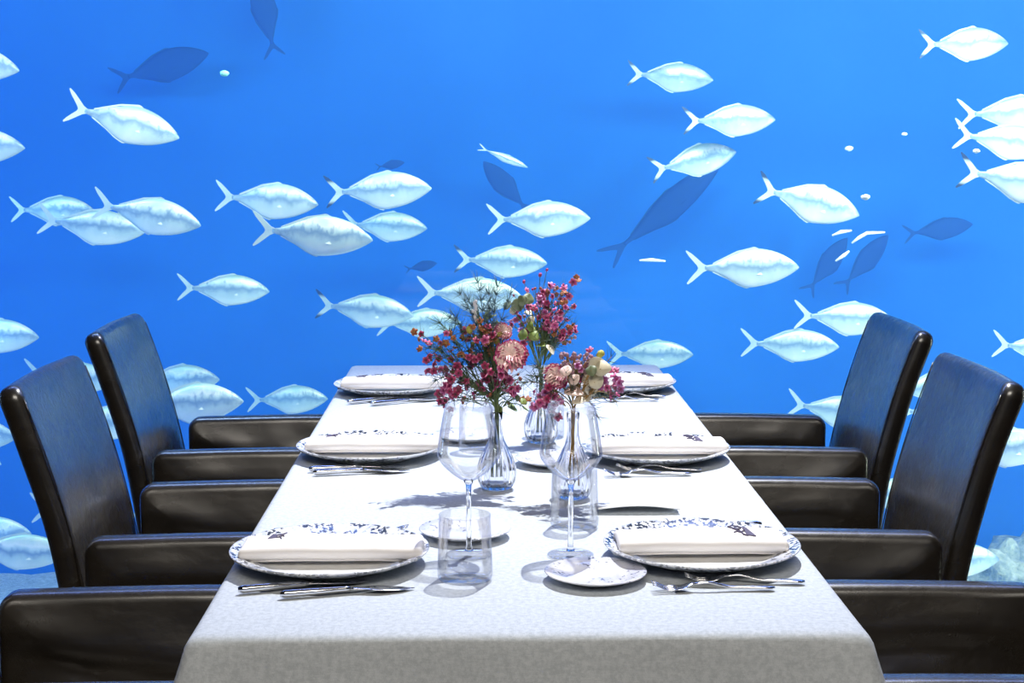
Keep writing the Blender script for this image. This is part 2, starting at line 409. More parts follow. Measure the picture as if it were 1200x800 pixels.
dup(chair, 'dark leather armchair with its tall back nearest the left edge of the photo', (-.445, 2.838, 0), 0)
dup(chair, 'dark leather armchair at bottom left corner, only its broad arm in view', (-.492, 2.082, 0), 0)
dup(chair, 'dark leather armchair at right of the table, the one farther back beside the glass', (.612, 3.60, 0), PI)
dup(chair, 'dark leather armchair with its tall back nearest the right edge of the photo', (.556, 2.85, 0), PI)
dup(chair, 'dark leather armchair at bottom right corner, only its broad arms in view', (.612, 2.092, 0), PI)

# ------------------------------------------------------------------ plates, napkins
PP = [(r * .972, z) for r, z in [(0, .0), (.082, .0), (.086, .003), (.100, .0065), (.122, .0135), (.1385, .0205), (.140, .0222), (.1392, .0236), (.1365, .0230), (.120, .0170), (.102, .0105), (.092, .0065), (.060, .0055), (0, .0055)]]
def plate_at(label, px, py, master=[]):
    p = on(px, py, .772); loc = (p.x, p.y, TZT + .0012)
    if not master:
        V, F = lathe(PP, 96); master.append(meshobj('dinner_plate', V, F, M['plate'], None, loc)); o = master[0]; tag(o, label, 'plate', 'dinner plates under the napkins')
    else: o = dup(master[0], label, loc)
    o.rotation_euler = (0, 0, R.uniform(0, 6)); return Vector(loc)
BP = [(0, 0), (.036, 0), (.039, .002), (.052, .006), (.0665, .0115), (.0675, .0125), (.0665, .0136), (.052, .0095), (.040, .0050), (0, .0045)]
def bread_at(label, px, py, master=[]):
    p = on(px, py, .763); loc = (p.x, p.y, TZT + .0012)
    if not master:
        V, F = lathe(BP, 72); o = meshobj('bread_plate', V, F, M['bread'], None, loc); master.append(o); tag(o, label, 'plate', 'small bread plates')
    else: o = dup(master[0], label, loc)
    o.rotation_euler = (0, 0, R.uniform(0, 6)); return o
P_nl = plate_at('patterned dinner plate at near left, above the two knives', 386.5, 643)
P_nr = plate_at('patterned dinner plate at near right, above the two forks', 822, 636)
P_ml = plate_at('patterned dinner plate in the middle of the left side', 434, 521)
P_mr = plate_at('patterned dinner plate in the middle of the right side', 768, 523)
P_fl = plate_at('patterned dinner plate at the far left table corner', 460, 449)
P_fr = plate_at('patterned dinner plate at the far right table corner', 724, 446)
bread_at('small marbled bread plate in front of the right wine glass foot', 698, 669)
bread_at('small speckled bread plate seen through the left water tumbler', 545, 619)
bread_at('small bread plate behind the right wine glass bowl', 647, 536)
bread_at('small bread plate seen through the left wine glass bowl', 548, 508)

def napkin(label, P, dx, dy, rz, flip, L_=.248):
    t = thing('napkin', label, 'napkin', (P.x + dx, P.y + dy, P.z + .0120), rz, 'folded cream napkins on the plates')
    mb = MB()
    # three turns of cloth rolled flat: soft slab layers stacked, the fold at the back
    for w, th, z, oy in ((.074, .0045, .0028, .003), (.082, .0165, .0125, 0)):
        V, F = cushion(L_, w, .006, th, th * .48, .0012, 5, 5, 16)
        mb.add([(u + (.003 if z > .01 else -.004) + .002 * mnoise.noise(Vector((v * 30, z * 90, dx))),
                 v + oy + .0018 * mnoise.noise(Vector((u * 12, z * 80, 2))),
                 nn + z - .10 * u * u + .0012 * mnoise.noise(Vector((u * 16, v * 30, z * 20)))) for u, v, nn in V], F)
    mb.obj('folded_cloth', M['napkin'], t)
    # embroidered mark: a leaning sail shape with two trailing loops
    em = MB(); s = .0235 * (1 if not flip else -1); cx = -.075 if not flip else .062; cy = .018 if not flip else .010
    k = .0125 if not flip else .0165; ky = k * (1.7 if not flip else 1.75)
    def q(x, y): 
        X = cx + x * k * (1 if not flip else 1); Y = cy + y * ky
        return (X, Y, .0226 - .10 * X * X)
    if flip:
        poly = [(.30, .75), (.62, .60), (.95, -.95), (.25, -.75)]
        loops = [[(-.9, .8), (-.5, 1.0), (.2, .65), (-.1, .3), (-.6, .55), (-.9, .8)], [(-.6, .5), (-.1, -.1), (.0, -.7), (.3, -.9)], [(-.1, -.2), (.3, .1)], [(-.7, -.3), (-.4, -.1), (-.1, -.3)]]
    else:
        poly = [(-.55, .75), (-.05, .55), (.05, -.15), (-.95, -.45)]
        loops = [[(.0, .4), (.5, .55), (.9, .95)], [(.0, -.2), (.4, -.1), (.6, -.55)], [(.3, .0), (.65, .35), (.75, .1)]]
    a = len(em.V); em.add([q(*p) for p in poly] + [(x, y, z - .0012) for x, y, z in [q(*p) for p in poly]], [(0, 1, 2, 3), (4, 5, 6, 7), (0, 1, 5, 4), (1, 2, 6, 5), (2, 3, 7, 6), (3, 0, 4, 7)])
    for l in loops: em.add(*tube([q(*p) for p in l], .0011, 5))
    em.obj('embroidered_emblem', M['ink'], t, smooth=False)
    return t
napkin('cream folded napkin on the near left plate, mark near its left end', P_nl, .001, .000, .01, False)
napkin('cream folded napkin on the near right plate, mark near its right end', P_nr, -.004, .004, .02, True, .235)
napkin('cream folded napkin on the middle left plate', P_ml, .003, .004, 0, False)
napkin('cream folded napkin on the middle right plate', P_mr, .008, .004, -.01, True, .24)
napkin('cream folded napkin on the far left plate', P_fl, .002, .004, 0, False)
napkin('cream folded napkin on the far right plate', P_fr, .006, .004, 0, True, .24)

# ------------------------------------------------------------------ cutlery
def strip(pts, hw, th, zf):
    """a bar along x: pts = stations 0..1, half width hw(s), thickness th(s), height zf(s)"""
    V = []; F = []; n = len(pts)
    for s, x in pts:
        w, t, z = hw(s), th(s), zf(s); k = len(V)
        for a in range(10):
            an = 2 * PI * a / 10; V.append((x, w * math.copysign(abs(math.cos(an)) ** .8, math.cos(an)), z + t * math.sin(an)))
    for j in range(n - 1):
        for a in range(10): F.append((j * 10 + a, j * 10 + (a + 1) % 10, j * 10 + 10 + (a + 1) % 10, j * 10 + 10 + a))
    F += [tuple(range(10)), tuple((n - 1) * 10 + a for a in range(10))]
    return V, F
def lerp(tab):
    def f(s):
        for (a, va), (b, vb) in zip(tab, tab[1:]):
            if s <= b:
                u = (s - a) / (b - a); u = u * u * (3 - 2 * u); return va + (vb - va) * u
        return tab[-1][1]
    return f
def knife(label, loc, rz, broad, group, Ln=.215):
    t = thing('table_knife', label, 'knife', loc, rz, group); st = M['steel']; hl = Ln * .52
    V, F = strip([(i / 14, -Ln / 2 + hl * i / 14) for i in range(15)], lerp([(0, .0025), (.06, .0055), (.5, .0050), (1, .0035)]), lerp([(0, .003), (.08, .0052), (1, .0036)]), lerp([(0, .0055), (1, .0062)]))
    meshobj('handle', V, F, st, t)
    w = .012 if broad else .0095
    V, F = strip([(i / 16, -Ln / 2 + hl + (Ln - hl) * i / 16) for i in range(17)], lerp([(0, .0034), (.12, .005), (.45, w), (.75, w * .8), (1, .0012)]), lerp([(0, .0024), (.15, .0011), (1, .0005)]), lerp([(0, .0062), (.2, .006), (1, .0024)]))
    V = [(x, y - (.004 if broad else .002) * min(1, max(0, (x + Ln / 2 - hl) / .05)), z) for x, y, z in V]
    meshobj('blade', V, F, st, t); return t
def fork(label, loc, rz, group, Ln=.20):
    t = thing('table_fork', label, 'fork', loc, rz, group); st = M['steel']; hl = Ln * .66
    V, F = strip([(i / 18, Ln / 2 - hl * i / 18) for i in range(19)], lerp([(0, .003), (.07, .0065), (.4, .0042), (.85, .0028), (1, .003)]), lerp([(0, .0014), (.1, .0022), (1, .0016)]), lerp([(0, .0035), (.5, .0045), (.85, .011), (1, .0095)]))
    meshobj('handle', V, F, st, t)
    mb = MB(); x0 = Ln / 2 - hl; zz = lerp([(0, .0095), (.35, .0045), (.6, .0035), (1, .0105)])
    V, F = strip([(i / 8, x0 - Ln * .15 * i / 8) for i in range(9)], lerp([(0, .0028), (.5, .010), (1, .0112)]), lerp([(0, .0016), (1, .0010)]), lambda s: zz(s * .45)); mb.add(V, F)
    for k in range(4):
        yk = (-1.5 + k) * .0062
        V, F = strip([(i / 8, x0 - Ln * .145 - Ln * .195 * i / 8) for i in range(9)], lerp([(0, .0020), (.8, .0016), (1, .0006)]), lerp([(0, .0011), (1, .0006)]), lambda s: zz(.43 + .57 * s)); mb.add([(x, y + yk, z) for x, y, z in V], F)
    mb.obj('tines', st, t); return t
def span(xa, ya, xb, yb):
    a, b = on(xa, ya, .754), on(xb, yb, .754); c = (a + b) / 2; return (c.x, c.y, TZT + .0012), math.atan2(b.y - a.y, b.x - a.x), (b - a).length
KG, FG = 'knives laid at the left settings', 'forks laid at the right settings'
l, r, n_ = span(279, 693, 430, 680); knife('slim steel knife lying nearest the near left plate', l, r, False, KG, n_)
l, r, n_ = span(328, 698.5, 485, 687); knife('broad bladed steel knife, lower of the near left pair', l, r, True, KG, n_)
l, r, n_ = span(362, 551, 474, 546); knife('slim steel knife lying closest to the middle left plate', l, r, False, KG, n_)
l, r, n_ = span(367, 555, 480, 550); knife('broad bladed steel knife, lower of the middle left pair', l, r, True, KG, n_)
l, r, n_ = span(407, 472, 500, 463); knife('slim steel knife lying closest to the far left plate', l, r, False, KG, n_)
l, r, n_ = span(434, 474, 520, 466); knife('broad bladed steel knife, lower of the far left pair', l, r, True, KG, n_)
l, r, n_ = span(802, 679.5, 943, 681.5); fork('steel fork nearest the near right plate', l, r, FG, n_)
l, r, n_ = span(764, 690, 908, 688.5); fork('steel fork, lower of the near right pair', l, r, FG, n_)
l, r, n_ = span(722, 549, 822, 550.5); fork('steel fork nearest the middle right plate', l, r, FG, n_)
l, r, n_ = span(708, 556, 810, 554.5); fork('steel fork, lower of the middle right pair', l, r, FG, n_)
l, r, n_ = span(715, 464, 780, 464); fork('steel fork nearest the far right plate', l, r, FG, n_)
l, r, n_ = span(702, 469, 772, 468); fork('steel fork, lower of the far right pair', l, r, FG, n_)
t = fork('steel fork lying behind the near left plate, mostly hidden by its rim', (-.213, P_nl.y + .172, TZT + .0012), PI - .06, 'forks laid behind the left plates', .2)
t = fork('steel fork lying behind the middle left plate, mostly hidden by its rim', (-.190, P_ml.y + .172, TZT + .0012), PI - .06, 'forks laid behind the left plates', .2)
knife('steel knife lying behind the near right plate, mostly hidden by its rim', (.315, P_nr.y + .166, TZT + .0012), PI, False, 'knives laid behind the right plates', .2)
knife('steel knife lying behind the middle right plate, mostly hidden by its rim', (.315, P_mr.y + .166, TZT + .0012), PI, False, 'knives laid behind the right plates', .2)

# folded white card on the cloth
p = on(746, 596, .752)
cdm = mat('white_card', (.86, .86, .84), .7)
V = []; F = []
for z in (0, .0012):
    for j in range(3):
        for i in range(9):
            u = -.065 + .13 * i / 8; v = -.030 + .065 * j / 2; V.append((u, v + .09 * (u + .065) * -.12, z + .0115 * (1 - ((j) / 2)) * (.55 + .45 * math.cos(u * 26))))
for s in (0, 27):
    for j in range(2):
        for i in range(8): a = s + j * 9 + i; F.append((a, a + 1, a + 10, a + 9))
rim = [0, 1, 2, 3, 4, 5, 6, 7, 8, 17, 26, 25, 24, 23, 22, 21, 20, 19, 18, 9]
for a, b in zip(rim, rim[1:] + rim[:1]): F.append((a, b, b + 27, a + 27))
o = meshobj('card', V, F, cdm, None, (p.x, p.y, TZT + .002)); tag(o, 'folded white card lying behind the near right plate', 'card')

# ------------------------------------------------------------------ glasses
def wine_glass(label, px, py):
    p = on(px, py, .75); t = thing('wine_glass', label, 'wine glass', (p.x, p.y, TZT + .0012), 0, 'angular wine glasses at the near settings')
    outer = [(.0045, .106), (.012, .1085), (.024, .117), (.0352, .1275), (.0425, .138), (.0441, .144), (.0436, .150), (.0405, .172), (.0362, .195), (.0322, .2135)]
    inner = [(r - .0009, z + .0006) for r, z in reversed(outer[1:])] + [(0, .1105)]
    V, F = lathe([(0, .105)] + outer + [(.0318, .2140)] + inner, 72); meshobj('bowl', V, F, M['thin'], t)
    V, F = lathe([(0, .006), (.006, .0065), (.0042, .012), (.0036, .03), (.0034, .08), (.0042, .1), (.0075, .1065), (0, .1068)], 24); meshobj('stem', V, F, M['solid'], t)
    V, F = lathe([(0, 0), (.0315, 0), (.0325, .0010), (.0315, .0020), (.020, .0034), (.009, .0060), (0, .0068)], 72); meshobj('foot', V, F, M['thin'], t)
    return t
wine_glass('tall wine glass at left, its bowl in front of the left bud vase', 549.5, 651)
wine_glass('tall wine glass at right, its bowl in front of the right bud vase', 668.5, 651)
def tumbler(label, px, py, master=[]):
    p = on(px, py, .75); loc = (p.x, p.y, TZT + .0012)
    if master: return dup(master[0], label, loc)
    t = thing('tumbler', label, 'tumbler', loc, 0, 'water tumblers on the table')
    pr = [(0, 0), (.030, 0), (.0345, .0018), (.0362, .006), (.0364, .015), (.0352, .05), (.0340, .088), (.0335, .0888), (.0328, .088), (.0341, .05), (.0351, .018), (.034, .0105), (.028, .0085), (0, .008)]
    V, F = lathe(pr, 72); meshobj('glass_body', V, F, M['thin'], t); master.append(t); return t
tumbler('water tumbler at near left, lowest glass in the photo', 545, 680)
tumbler('water tumbler at right behind the right wine glass stem', 673, 618)
tumbler('small looking tumbler farther back under the right flowers', 640, 512)
tumbler('small looking tumbler farther back behind the left wine glass bowl', 560, 529)

# ------------------------------------------------------------------ vases
def vase(label, loc, h=.130):
    t = thing('bud_vase', label, 'vase', loc, 0, 'ribbed glass bud vases'); k = h / .130
    rib = lambda a, z: (.035 * math.cos(a * 18) * max(0, min(1, (.085 * k - z) / (.03 * k))) if z > .002 else 0)
    o = [(0, 0), (.021, 0), (.0255, .003), (.0305, .014), (.0325, .026), (.0315, .038), (.027, .053), (.0195, .069), (.0125, .084), (.0098, .097), (.0092, .115), (.0105, .130)]
    i = [(.0090, .1302), (.0078, .115), (.0082, .098), (.0105, .085), (.0172, .069), (.0245, .053), (.0290, .038), (.0300, .026), (.0275, .014), (.020, .0075), (0, .007)]
    V, F = lathe([(r, z * k) for r, z in o], 144, rib); V2, F2 = lathe([(r, z * k) for r, z in i], 144)
    V3, F3 = lathe([(.0105, h), (.0100, h + .0008), (.0090, h + .0002)], 144)
    mb = MB(); mb.add(V, F); mb.add(V2, F2); mb.add(V3, F3); mb.obj('ribbed_glass', M['vase'], t)
    return Vector(loc) + Vector((0, 0, h)), Vector(loc) + Vector((0, 0, .02))
def vloc(px, py): p = on(px, py, .75); return (p.x, p.y, TZT + .0012)
VL = vase('ribbed glass bud vase holding the left bouquet', vloc(582, 573))
VR = vase('ribbed glass bud vase behind the right wine glass', vloc(671, 584), .140)
VB = vase('ribbed glass bud vase holding the tall rear bouquet', vloc(634, 519), .130)

# ------------------------------------------------------------------ flowers
def blossom_mesh(name, m, r=.0062, pt=5):
    r *= 1.28
    mb = MB()
    for k in range(pt):
        a = 2 * PI * k / pt; V = []; nn = 8
        V.append((0, 0, 0))
        for i in range(nn):
            w = 2 * PI * i / nn; u = .56 * r + .46 * r * math.cos(w); v = .40 * r * math.sin(w); V.append((u, v, .35 * r * (u / r) ** 2 + .0004))
        V2 = [(x, y, z - .0005) for x, y, z in V]
        F = [(0, i + 1, (i + 1) % nn + 1) for i in range(nn)]
        mb.add(V + V2, F + [tuple(j + 9 for j in reversed(f)) for f in F] + [(i + 1, (i + 1) % nn + 1, (i + 1) % nn + 10, i + 10) for i in range(nn)], Matrix.Rotation(a, 4, 'Z'))
    V, F = lathe([(0, -.002), (.18 * r, -.0015), (.36 * r, .0005), (.34 * r, .16 * r), (.20 * r, .10 * r), (0, .06 * r)], 10); mb.add(V, F)
    o = mb.obj(name, m); me = o.data; bpy.data.objects.remove(o); return me
BM = {k: blossom_mesh('blossom', M[k], r) for k, r in (('crimson', .0060), ('pink', .0060), ('mauve', .0064), ('rust', .0050))}
def budmesh(name, m, r, s=1.3):
    V, F = blob(r, 1, 1, 1, s); o = meshobj(name, V, F, m); me = o.data; bpy.data.objects.remove(o); return me
BUD = {k: budmesh('bud', M[k], r) for k, r in (('lilac', .0034), ('yellow', .0062), ('white', .0030), ('pink', .0032), ('rust', .0036))}
def leafmesh(name, m, Lf, w, rnd=1.0):
    V = []; F = []; n = 10
    for z in (0, -.0006):
        for i in range(n + 1):
            s = i / n; hw = w * math.sin(PI * s ** .85) ** rnd
            for q in (-1, 0, 1): V.append((Lf * s, hw * q, z + .10 * Lf * math.sin(PI * s * 1.3) - .38 * w * (1 - abs(q)) * math.sin(PI * s)))
    for b in (0, 33):
        for i in range(n):
            for q in (0, 1): a = b + i * 3 + q; F.append((a, a + 1, a + 4, a + 3))
    for i in range(n):
        for q in (0, 2): a = i * 3 + q; F.append((a, a + 3, a + 36, a + 33))
    o = meshobj(name, V, F, m); me = o.data; bpy.data.objects.remove(o); return me
LF = {'euc': leafmesh('leaf', M['euc'], .021, .0105, .7), 'green': leafmesh('leaf', M['leafgreen'], .019, .0085, .75), 'cream': leafmesh('leaf', M['cream_leaf'], .026, .0125, .7), 'blush': leafmesh('leaf', M['pink_leaf'], .028, .013, .7), 'slim': leafmesh('leaf', M['leafgreen'], .024, .004, 1)}
TOCAM = Vector((0, -1, .35)).normalized()
def place(name, me, p, d, parent, s=1.0):
    o = bpy.data.objects.new(name, me); link(o, parent); q = d.to_track_quat('Z', 'Y'); o.rotation_mode = 'QUATERNION'
    from mathutils import Quaternion
    o.rotation_quaternion = q @ Quaternion((0, 0, 1), R.uniform(0, 6)); o.location = p; o.scale = (s, s, s); return o
def rv(k=1): return Vector((R.uniform(-1, 1), R.uniform(-1, 1), R.uniform(-1, 1))) * k
def needles(mb, path, n, ln, rad=.00046):
    for _ in range(n):
        i = R.randrange(len(path) // 3, len(path)); p = path[i]; d = (path[i] - path[max(0, i - 1)]).normalized() * .7 + rv(1.1); d.normalize()
        mb.add(*tube([p, p + d * ln * R.uniform(.5, 1.0) * .6, p + d * ln * R.uniform(.6, 1.1) + Vector((0, 0, .001))], lambda s: rad * (1 - .75 * s), 4))
def sprig(name, label, cat, vs, pts, Y, kinds, nd=30, nl=.018, group=None, stemmat='stem', leaves=(), buds=(), spread=.03, ndm='needle', ex=2):
    """a cut stem standing in a vase: a main stem, forks to every blossom, needle leaves, round leaves"""
    mouth, foot = vs
    t = thing(name, label, cat, (mouth.x, mouth.y, foot.z), 0, group); O = Vector((mouth.x, mouth.y, foot.z))
    T = [at(x, y, Y + R.uniform(-spread, spread)) - O for x, y in pts]
    allp = T + [at(x, y, Y + R.uniform(-spread, spread)) - O for x, y, *_ in list(leaves) + list(buds)]
    c = sum(allp, Vector()) / len(allp); mo = mouth - O + Vector((R.uniform(-.004, .004), R.uniform(-.004, .004), 0))
    fork = mo + (c - mo) * .45 + Vector((0, 0, .01))
    main = bez(Vector((R.uniform(-.008, .008), R.uniform(-.006, .006), 0)), mo * .6, mo, 8)[:-1] + bez(mo, mo + Vector((0, 0, .02)), fork, 8)
    sm = MB(); sm.add(*tube(main, .0010, 6)); nm = MB(); paths = []
    for p in allp:
        b = bez(fork - (fork - mo) * R.uniform(0, .5), fork + (p - fork) * .5 + Vector((0, 0, .012)), p, 7); sm.add(*tube(b, lambda s: .0009 - .0004 * s, 5)); paths.append(b)
    sm.obj('stem', M[stemmat], t)
    if nd:
        for b in paths: needles(nm, b, max(2, int(2.3 * nd) // len(paths)), nl * 1.15)
        nm.obj('needle_leaves', M[ndm], t)
    for i, p in enumerate(T):
        for e in range(1 + (R.randrange(1, ex + 2) if ex else 0)):
            k = R.choice(kinds); d = (TOCAM * .7 + (p - c) * 9 + rv(.7)).normalized()
            place('blossom', BM[k], p + (rv(.012) if e else Vector()), d, t, R.uniform(.75, 1.15))
    k0 = len(T)
    for j, (x, y, kind, sc_, ang) in enumerate(leaves):
        p = allp[k0 + j]; o = bpy.data.objects.new('leaf', LF[kind]); link(o, t); o.location = p
        nrm = (TOCAM * .8 + Vector((0, 0, .25)) + rv(.85)).normalized(); xd = Vector((math.cos(ang), 0, math.sin(ang))); xd = (xd - nrm * xd.dot(nrm)).normalized(); yd = nrm.cross(xd)
        o.rotation_euler = Matrix((xd, yd, nrm)).transposed().to_euler(); o.scale = (sc_,) * 3; o.location = p - xd * (.010 * sc_)
    k0 += len(leaves)
    for j, (x, y, kind, sc_) in enumerate(buds): place('bud', BUD[kind], allp[k0 + j], (rv(.5) + Vector((0, 0, 1))).normalized(), t, sc_)
    return t
def carnation(label, vs, px, py, Y, r, seed):
    mouth, foot = vs; O = Vector((mouth.x, mouth.y, foot.z)); t = thing('carnation', label, 'flower', O, 0, 'pink carnations in the vases')
    p = at(px, py, Y) - O; mo = mouth - O; sm = MB(); sm.add(*tube(bez((0, 0, 0), mo * .6, mo, 6)[:-1] + bez(mo, mo + Vector((0, 0, .025)), p, 9), .0015, 6)); sm.obj('stem', M['stem'], t)
    ax = (Vector((.2, -.8, .6)) + Vector((R.uniform(-.4, .4), 0, 0))).normalized(); q = ax.to_track_quat('Z', 'Y').to_matrix().to_4x4(); q.translation = p
    mb = MB(); nn = 14; rr = random.Random(seed); EF = set(); SV = (0, .2, .4, .6, .8, .915, 1.0)
    for ring, (cnt, tilt, Lr) in enumerate(((3, 80, .85), (4, 60, .98), (5, 34, 1.08), (6, 6, 1.1))):
        for k in range(cnt):
            a = 2 * PI * (k + rr.random() * .5) / cnt; V = []; F = []; mrad = 6; jag = [rr.uniform(-.06, .06) for _ in range(nn + 1)]; red = rr.random() < .75; w = 1.35 * r * (.55 + .12 * ring)
            for lay in (0, 1):
                for i in range(mrad + 1):
                    s = SV[i]
                    for j in range(nn + 1):
                        u = j / nn - .5; hw = w * (s ** .8); fr = .24 * r * s * s * math.sin(j * 1.9 + k * 1.7) + .08 * r * s * math.sin(j * 4.3 + k)
                        ln = Lr * r * s * (1 - .25 * (2 * u) ** 2 * s + jag[j] * s ** 3)
                        tl = math.radians(tilt * (1 - .35 * s)); V.append((ln * math.cos(tl) - fr * math.sin(tl), u * hw, ln * math.sin(tl) * .75 + fr * math.cos(tl) - lay * .0005))
            st = (mrad + 1) * (nn + 1)
            for lay in (0, 1):
                for i in range(mrad):
                    for j in range(nn):
                        b = lay * st + i * (nn + 1) + j; F.append((b, b + 1, b + nn + 2, b + nn + 1))
                        if red and i == mrad - 1: EF.add(len(mb.F) + len(F) - 1)
            mb.add(V, F, q @ Matrix.Rotation(a, 4, 'Z'))
    po = mb.obj('petals', M['carnation'], t); po.data.materials.append(M['edge'])
    key = {tuple(round(c, 5) for c in sum((mb.V[i] for i in mb.F[f]), Vector()) / 4) for f in EF}
    for pl in po.data.polygons:
        if tuple(round(c, 5) for c in sum((po.data.vertices[i].co for i in pl.vertices), Vector()) / len(pl.vertices)) in key: pl.material_index = 1
    V, F = lathe([(0, -.75 * r), (.25 * r, -.7 * r), (.36 * r, -.2 * r), (.40 * r, .12 * r), (.2 * r, .1 * r)], 12); cm = MB(); cm.add(V, F, q); cm.obj('calyx', M['stem'], t)
WG = 'waxflower sprigs in the vases'; YL = VL[0].y; YR = VR[0].y; YB = VB[0].y
cr = ['crimson', 'crimson', 'pink']; pk = ['pink', 'pink', 'crimson', 'mauve']; ru = ['rust', 'crimson', 'pink']
sprig('waxflower_sprig', 'crimson waxflower sprig reaching far left out of the left bouquet', 'flower', VL, [(497, 400), (503, 417), (511, 415), (517, 402), (508, 434), (516, 432), (493, 391), (528, 412)], YL - .01, ['crimson', 'pink', 'rust'], 60, .022, WG, ex=1)
sprig('waxflower_sprig', 'crimson waxflower sprig drooping low beside the left wine glass rim', 'flower', VL, [(516, 470), (523, 468), (521, 474), (533, 462)], YL - .02, cr, 34, .02, WG, ex=1)
sprig('waxflower_sprig', 'crimson waxflower sprig at the left middle of the left bouquet', 'flower', VL, [(524, 440), (530, 445), (526, 450), (536, 428), (541, 446), (546, 452), (551, 431), (531, 436)], YL - .02, cr, 50, .02, WG, ex=2)
sprig('waxflower_sprig', 'dense crimson waxflower sprig at the centre of the left bouquet', 'flower', VL, [(571, 446), (579, 441), (586, 437), (574, 436), (592, 446), (599, 455), (583, 449), (567, 456), (588, 456)], YL - .02, cr, 50, .018, WG, ex=3)
sprig('waxflower_sprig', 'pink waxflower sprig in the upper middle of the left bouquet', 'flower', VL, [(545, 388), (531, 396), (553, 411), (543, 416), (557, 398), (566, 403), (561, 418), (572, 418)], YL, ru, 60, .02, WG, ex=2)
sprig('waxflower_sprig', 'rust coloured bud sprig at the top of the left bouquet', 'flower', VL, [(563, 376), (572, 383), (578, 393), (568, 392), (583, 402), (575, 410)], YL, ['rust', 'rust', 'crimson'], 60, .022, WG, leaves=[(570, 369, 'slim', .9, 1.0), (574, 372, 'slim', .9, .5), (582, 380, 'green', .8, 1.4)], ex=2)
sprig('fern_sprig', 'feathery blue grey fern sprig rising from the left bouquet', 'foliage', VL, [], YL + .02, [], 330, .022, 'feathery fern sprigs', leaves=(), buds=[(540, 345, 'rust', .25), (560, 331, 'rust', .25), (583, 336, 'rust', .25), (598, 345, 'rust', .25), (528, 372, 'rust', .25), (550, 352, 'rust', .25), (573, 345, 'rust', .25)], ndm='fern', stemmat='fern')
sprig('fern_sprig', 'feathery fern sprig spreading left from the left bouquet', 'foliage', VL, [], YL + .01, [], 160, .022, 'feathery fern sprigs', buds=[(516, 378, 'rust', .25), (526, 388, 'rust', .25), (505, 408, 'rust', .25), (512, 445, 'rust', .25), (535, 372, 'rust', .25)], ndm='needle')
sprig('white_flower_spike', 'slender white flower spike at the top of the left bouquet', 'flower', VL, [], YL, [], 0, buds=[(556 + R.uniform(-2, 2), 353 + 1.9 * i, 'white', 1.0) for i in range(13)], spread=.003)
sprig('leafy_sprig', 'round green leaf sprig hanging low at the right of the left bouquet', 'foliage', VL, [(612, 468)], YL - .01, ['rust'], 14, .016, 'leafy sprigs in the vases', leaves=[(601, 478, 'green', 1.0, -.2), (616, 479, 'green', .8, -.6), (614, 470, 'green', .8, .7), (585, 481, 'green', .9, -1.3), (606, 466, 'euc', .6, .4)])
carnation('pale pink carnation on the right side of the left bouquet', VL, 599, 417, YL - .025, .0265, 3)
carnation('small pale pink carnation at the upper right of the left bouquet', VL, 590, 388, YL, .0145, 5)
lr_ = random.Random(11)
for lb_, x0_, x1_, y0_, y1_, n_k, kd in (('brown and olive bud spray filling the heart of the left bouquet', 548, 592, 380, 440, 44, ('rust', 'lilac', 'yellow')), ('rose bud spray low in the left bouquet above the vase mouth', 536, 610, 438, 474, 34, ('pink', 'lilac', 'rust'))):
    sprig('bud_spray', lb_, 'flower', VL, [], YL + .012, [], 130, .02, buds=[(lr_.uniform(x0_, x1_), lr_.uniform(y0_, y1_), lr_.choice(kd), lr_.uniform(.6, 1.0)) for _ in range(n_k)], spread=.02)
sprig('bud_spray', 'rose and rust bud spray through the rear bouquet', 'flower', VB, [], YB + .012, [], 90, .018, buds=[(lr_.uniform(612, 674), lr_.uniform(332, 402), lr_.choice(('pink', 'rust', 'lilac')), lr_.uniform(.7, 1.1)) for _ in range(48)], spread=.02)
# rear bouquet
sprig('waxflower_sprig', 'tall pink waxflower sprig at the top of the rear bouquet', 'flower', VB, [(632, 349), (640, 356), (645, 335), (652, 356), (638, 343), (648, 347)], YB, pk, 26, .018, WG, ex=3)
sprig('waxflower_sprig', 'pink waxflower sprig in the middle of the rear bouquet', 'flower', VB, [(636, 366), (645, 370), (652, 372), (625, 361), (641, 378), (648, 385), (633, 372), (656, 366)], YB - .01, pk, 30, .018, WG, ex=3)
sprig('waxflower_sprig', 'rust and pink waxflower sprig at the right of the rear bouquet', 'flower', VB, [(664, 375), (671, 381), (668, 391), (674, 388), (660, 392), (655, 397), (650, 392)], YB - .01, ru, 46, .022, WG, ex=2)
sprig('waxflower_sprig', 'rust waxflower sprig at the upper right of the rear bouquet', 'flower', VB, [(661, 338), (667, 347), (672, 330), (663, 352), (670, 360), (658, 345)], YB, ['rust', 'rust', 'pink'], 34, .02, WG, ex=1)
sprig('waxflower_sprig', 'thin waxflower sprig with loose buds above the rear bouquet', 'flower', VB, [(617, 340)], YB, ['pink'], 8, .012, WG, buds=[(614, 330, 'pink', 1.0), (633, 322, 'pink', 1.2), (641, 316, 'pink', .9), (602, 346, 'pink', .8), (627, 338, 'rust', .8)], ex=0)
sprig('waxflower_sprig', 'crimson waxflower sprig at the left of the rear bouquet', 'flower', VB, [(604, 366), (612, 380), (600, 380), (609, 372), (617, 388), (620, 396)], YB, ['crimson', 'mauve', 'rust'], 34, .018, WG, ex=1)
sprig('eucalyptus_sprig', 'grey green eucalyptus sprig at the left of the rear bouquet', 'foliage', VB, [], YB - .02, [], 0, group='leafy sprigs in the vases', leaves=[(595, 357, 'euc', 1.0, 1.9), (607, 357, 'euc', 1.25, -1.2), (619, 350, 'euc', 1.1, 1.2), (600, 363, 'cream', .6, -.4), (618, 366, 'cream', .7, -1.0), (622, 374, 'cream', .8, -1.3), (612, 352, 'euc', 1.0, .4)])
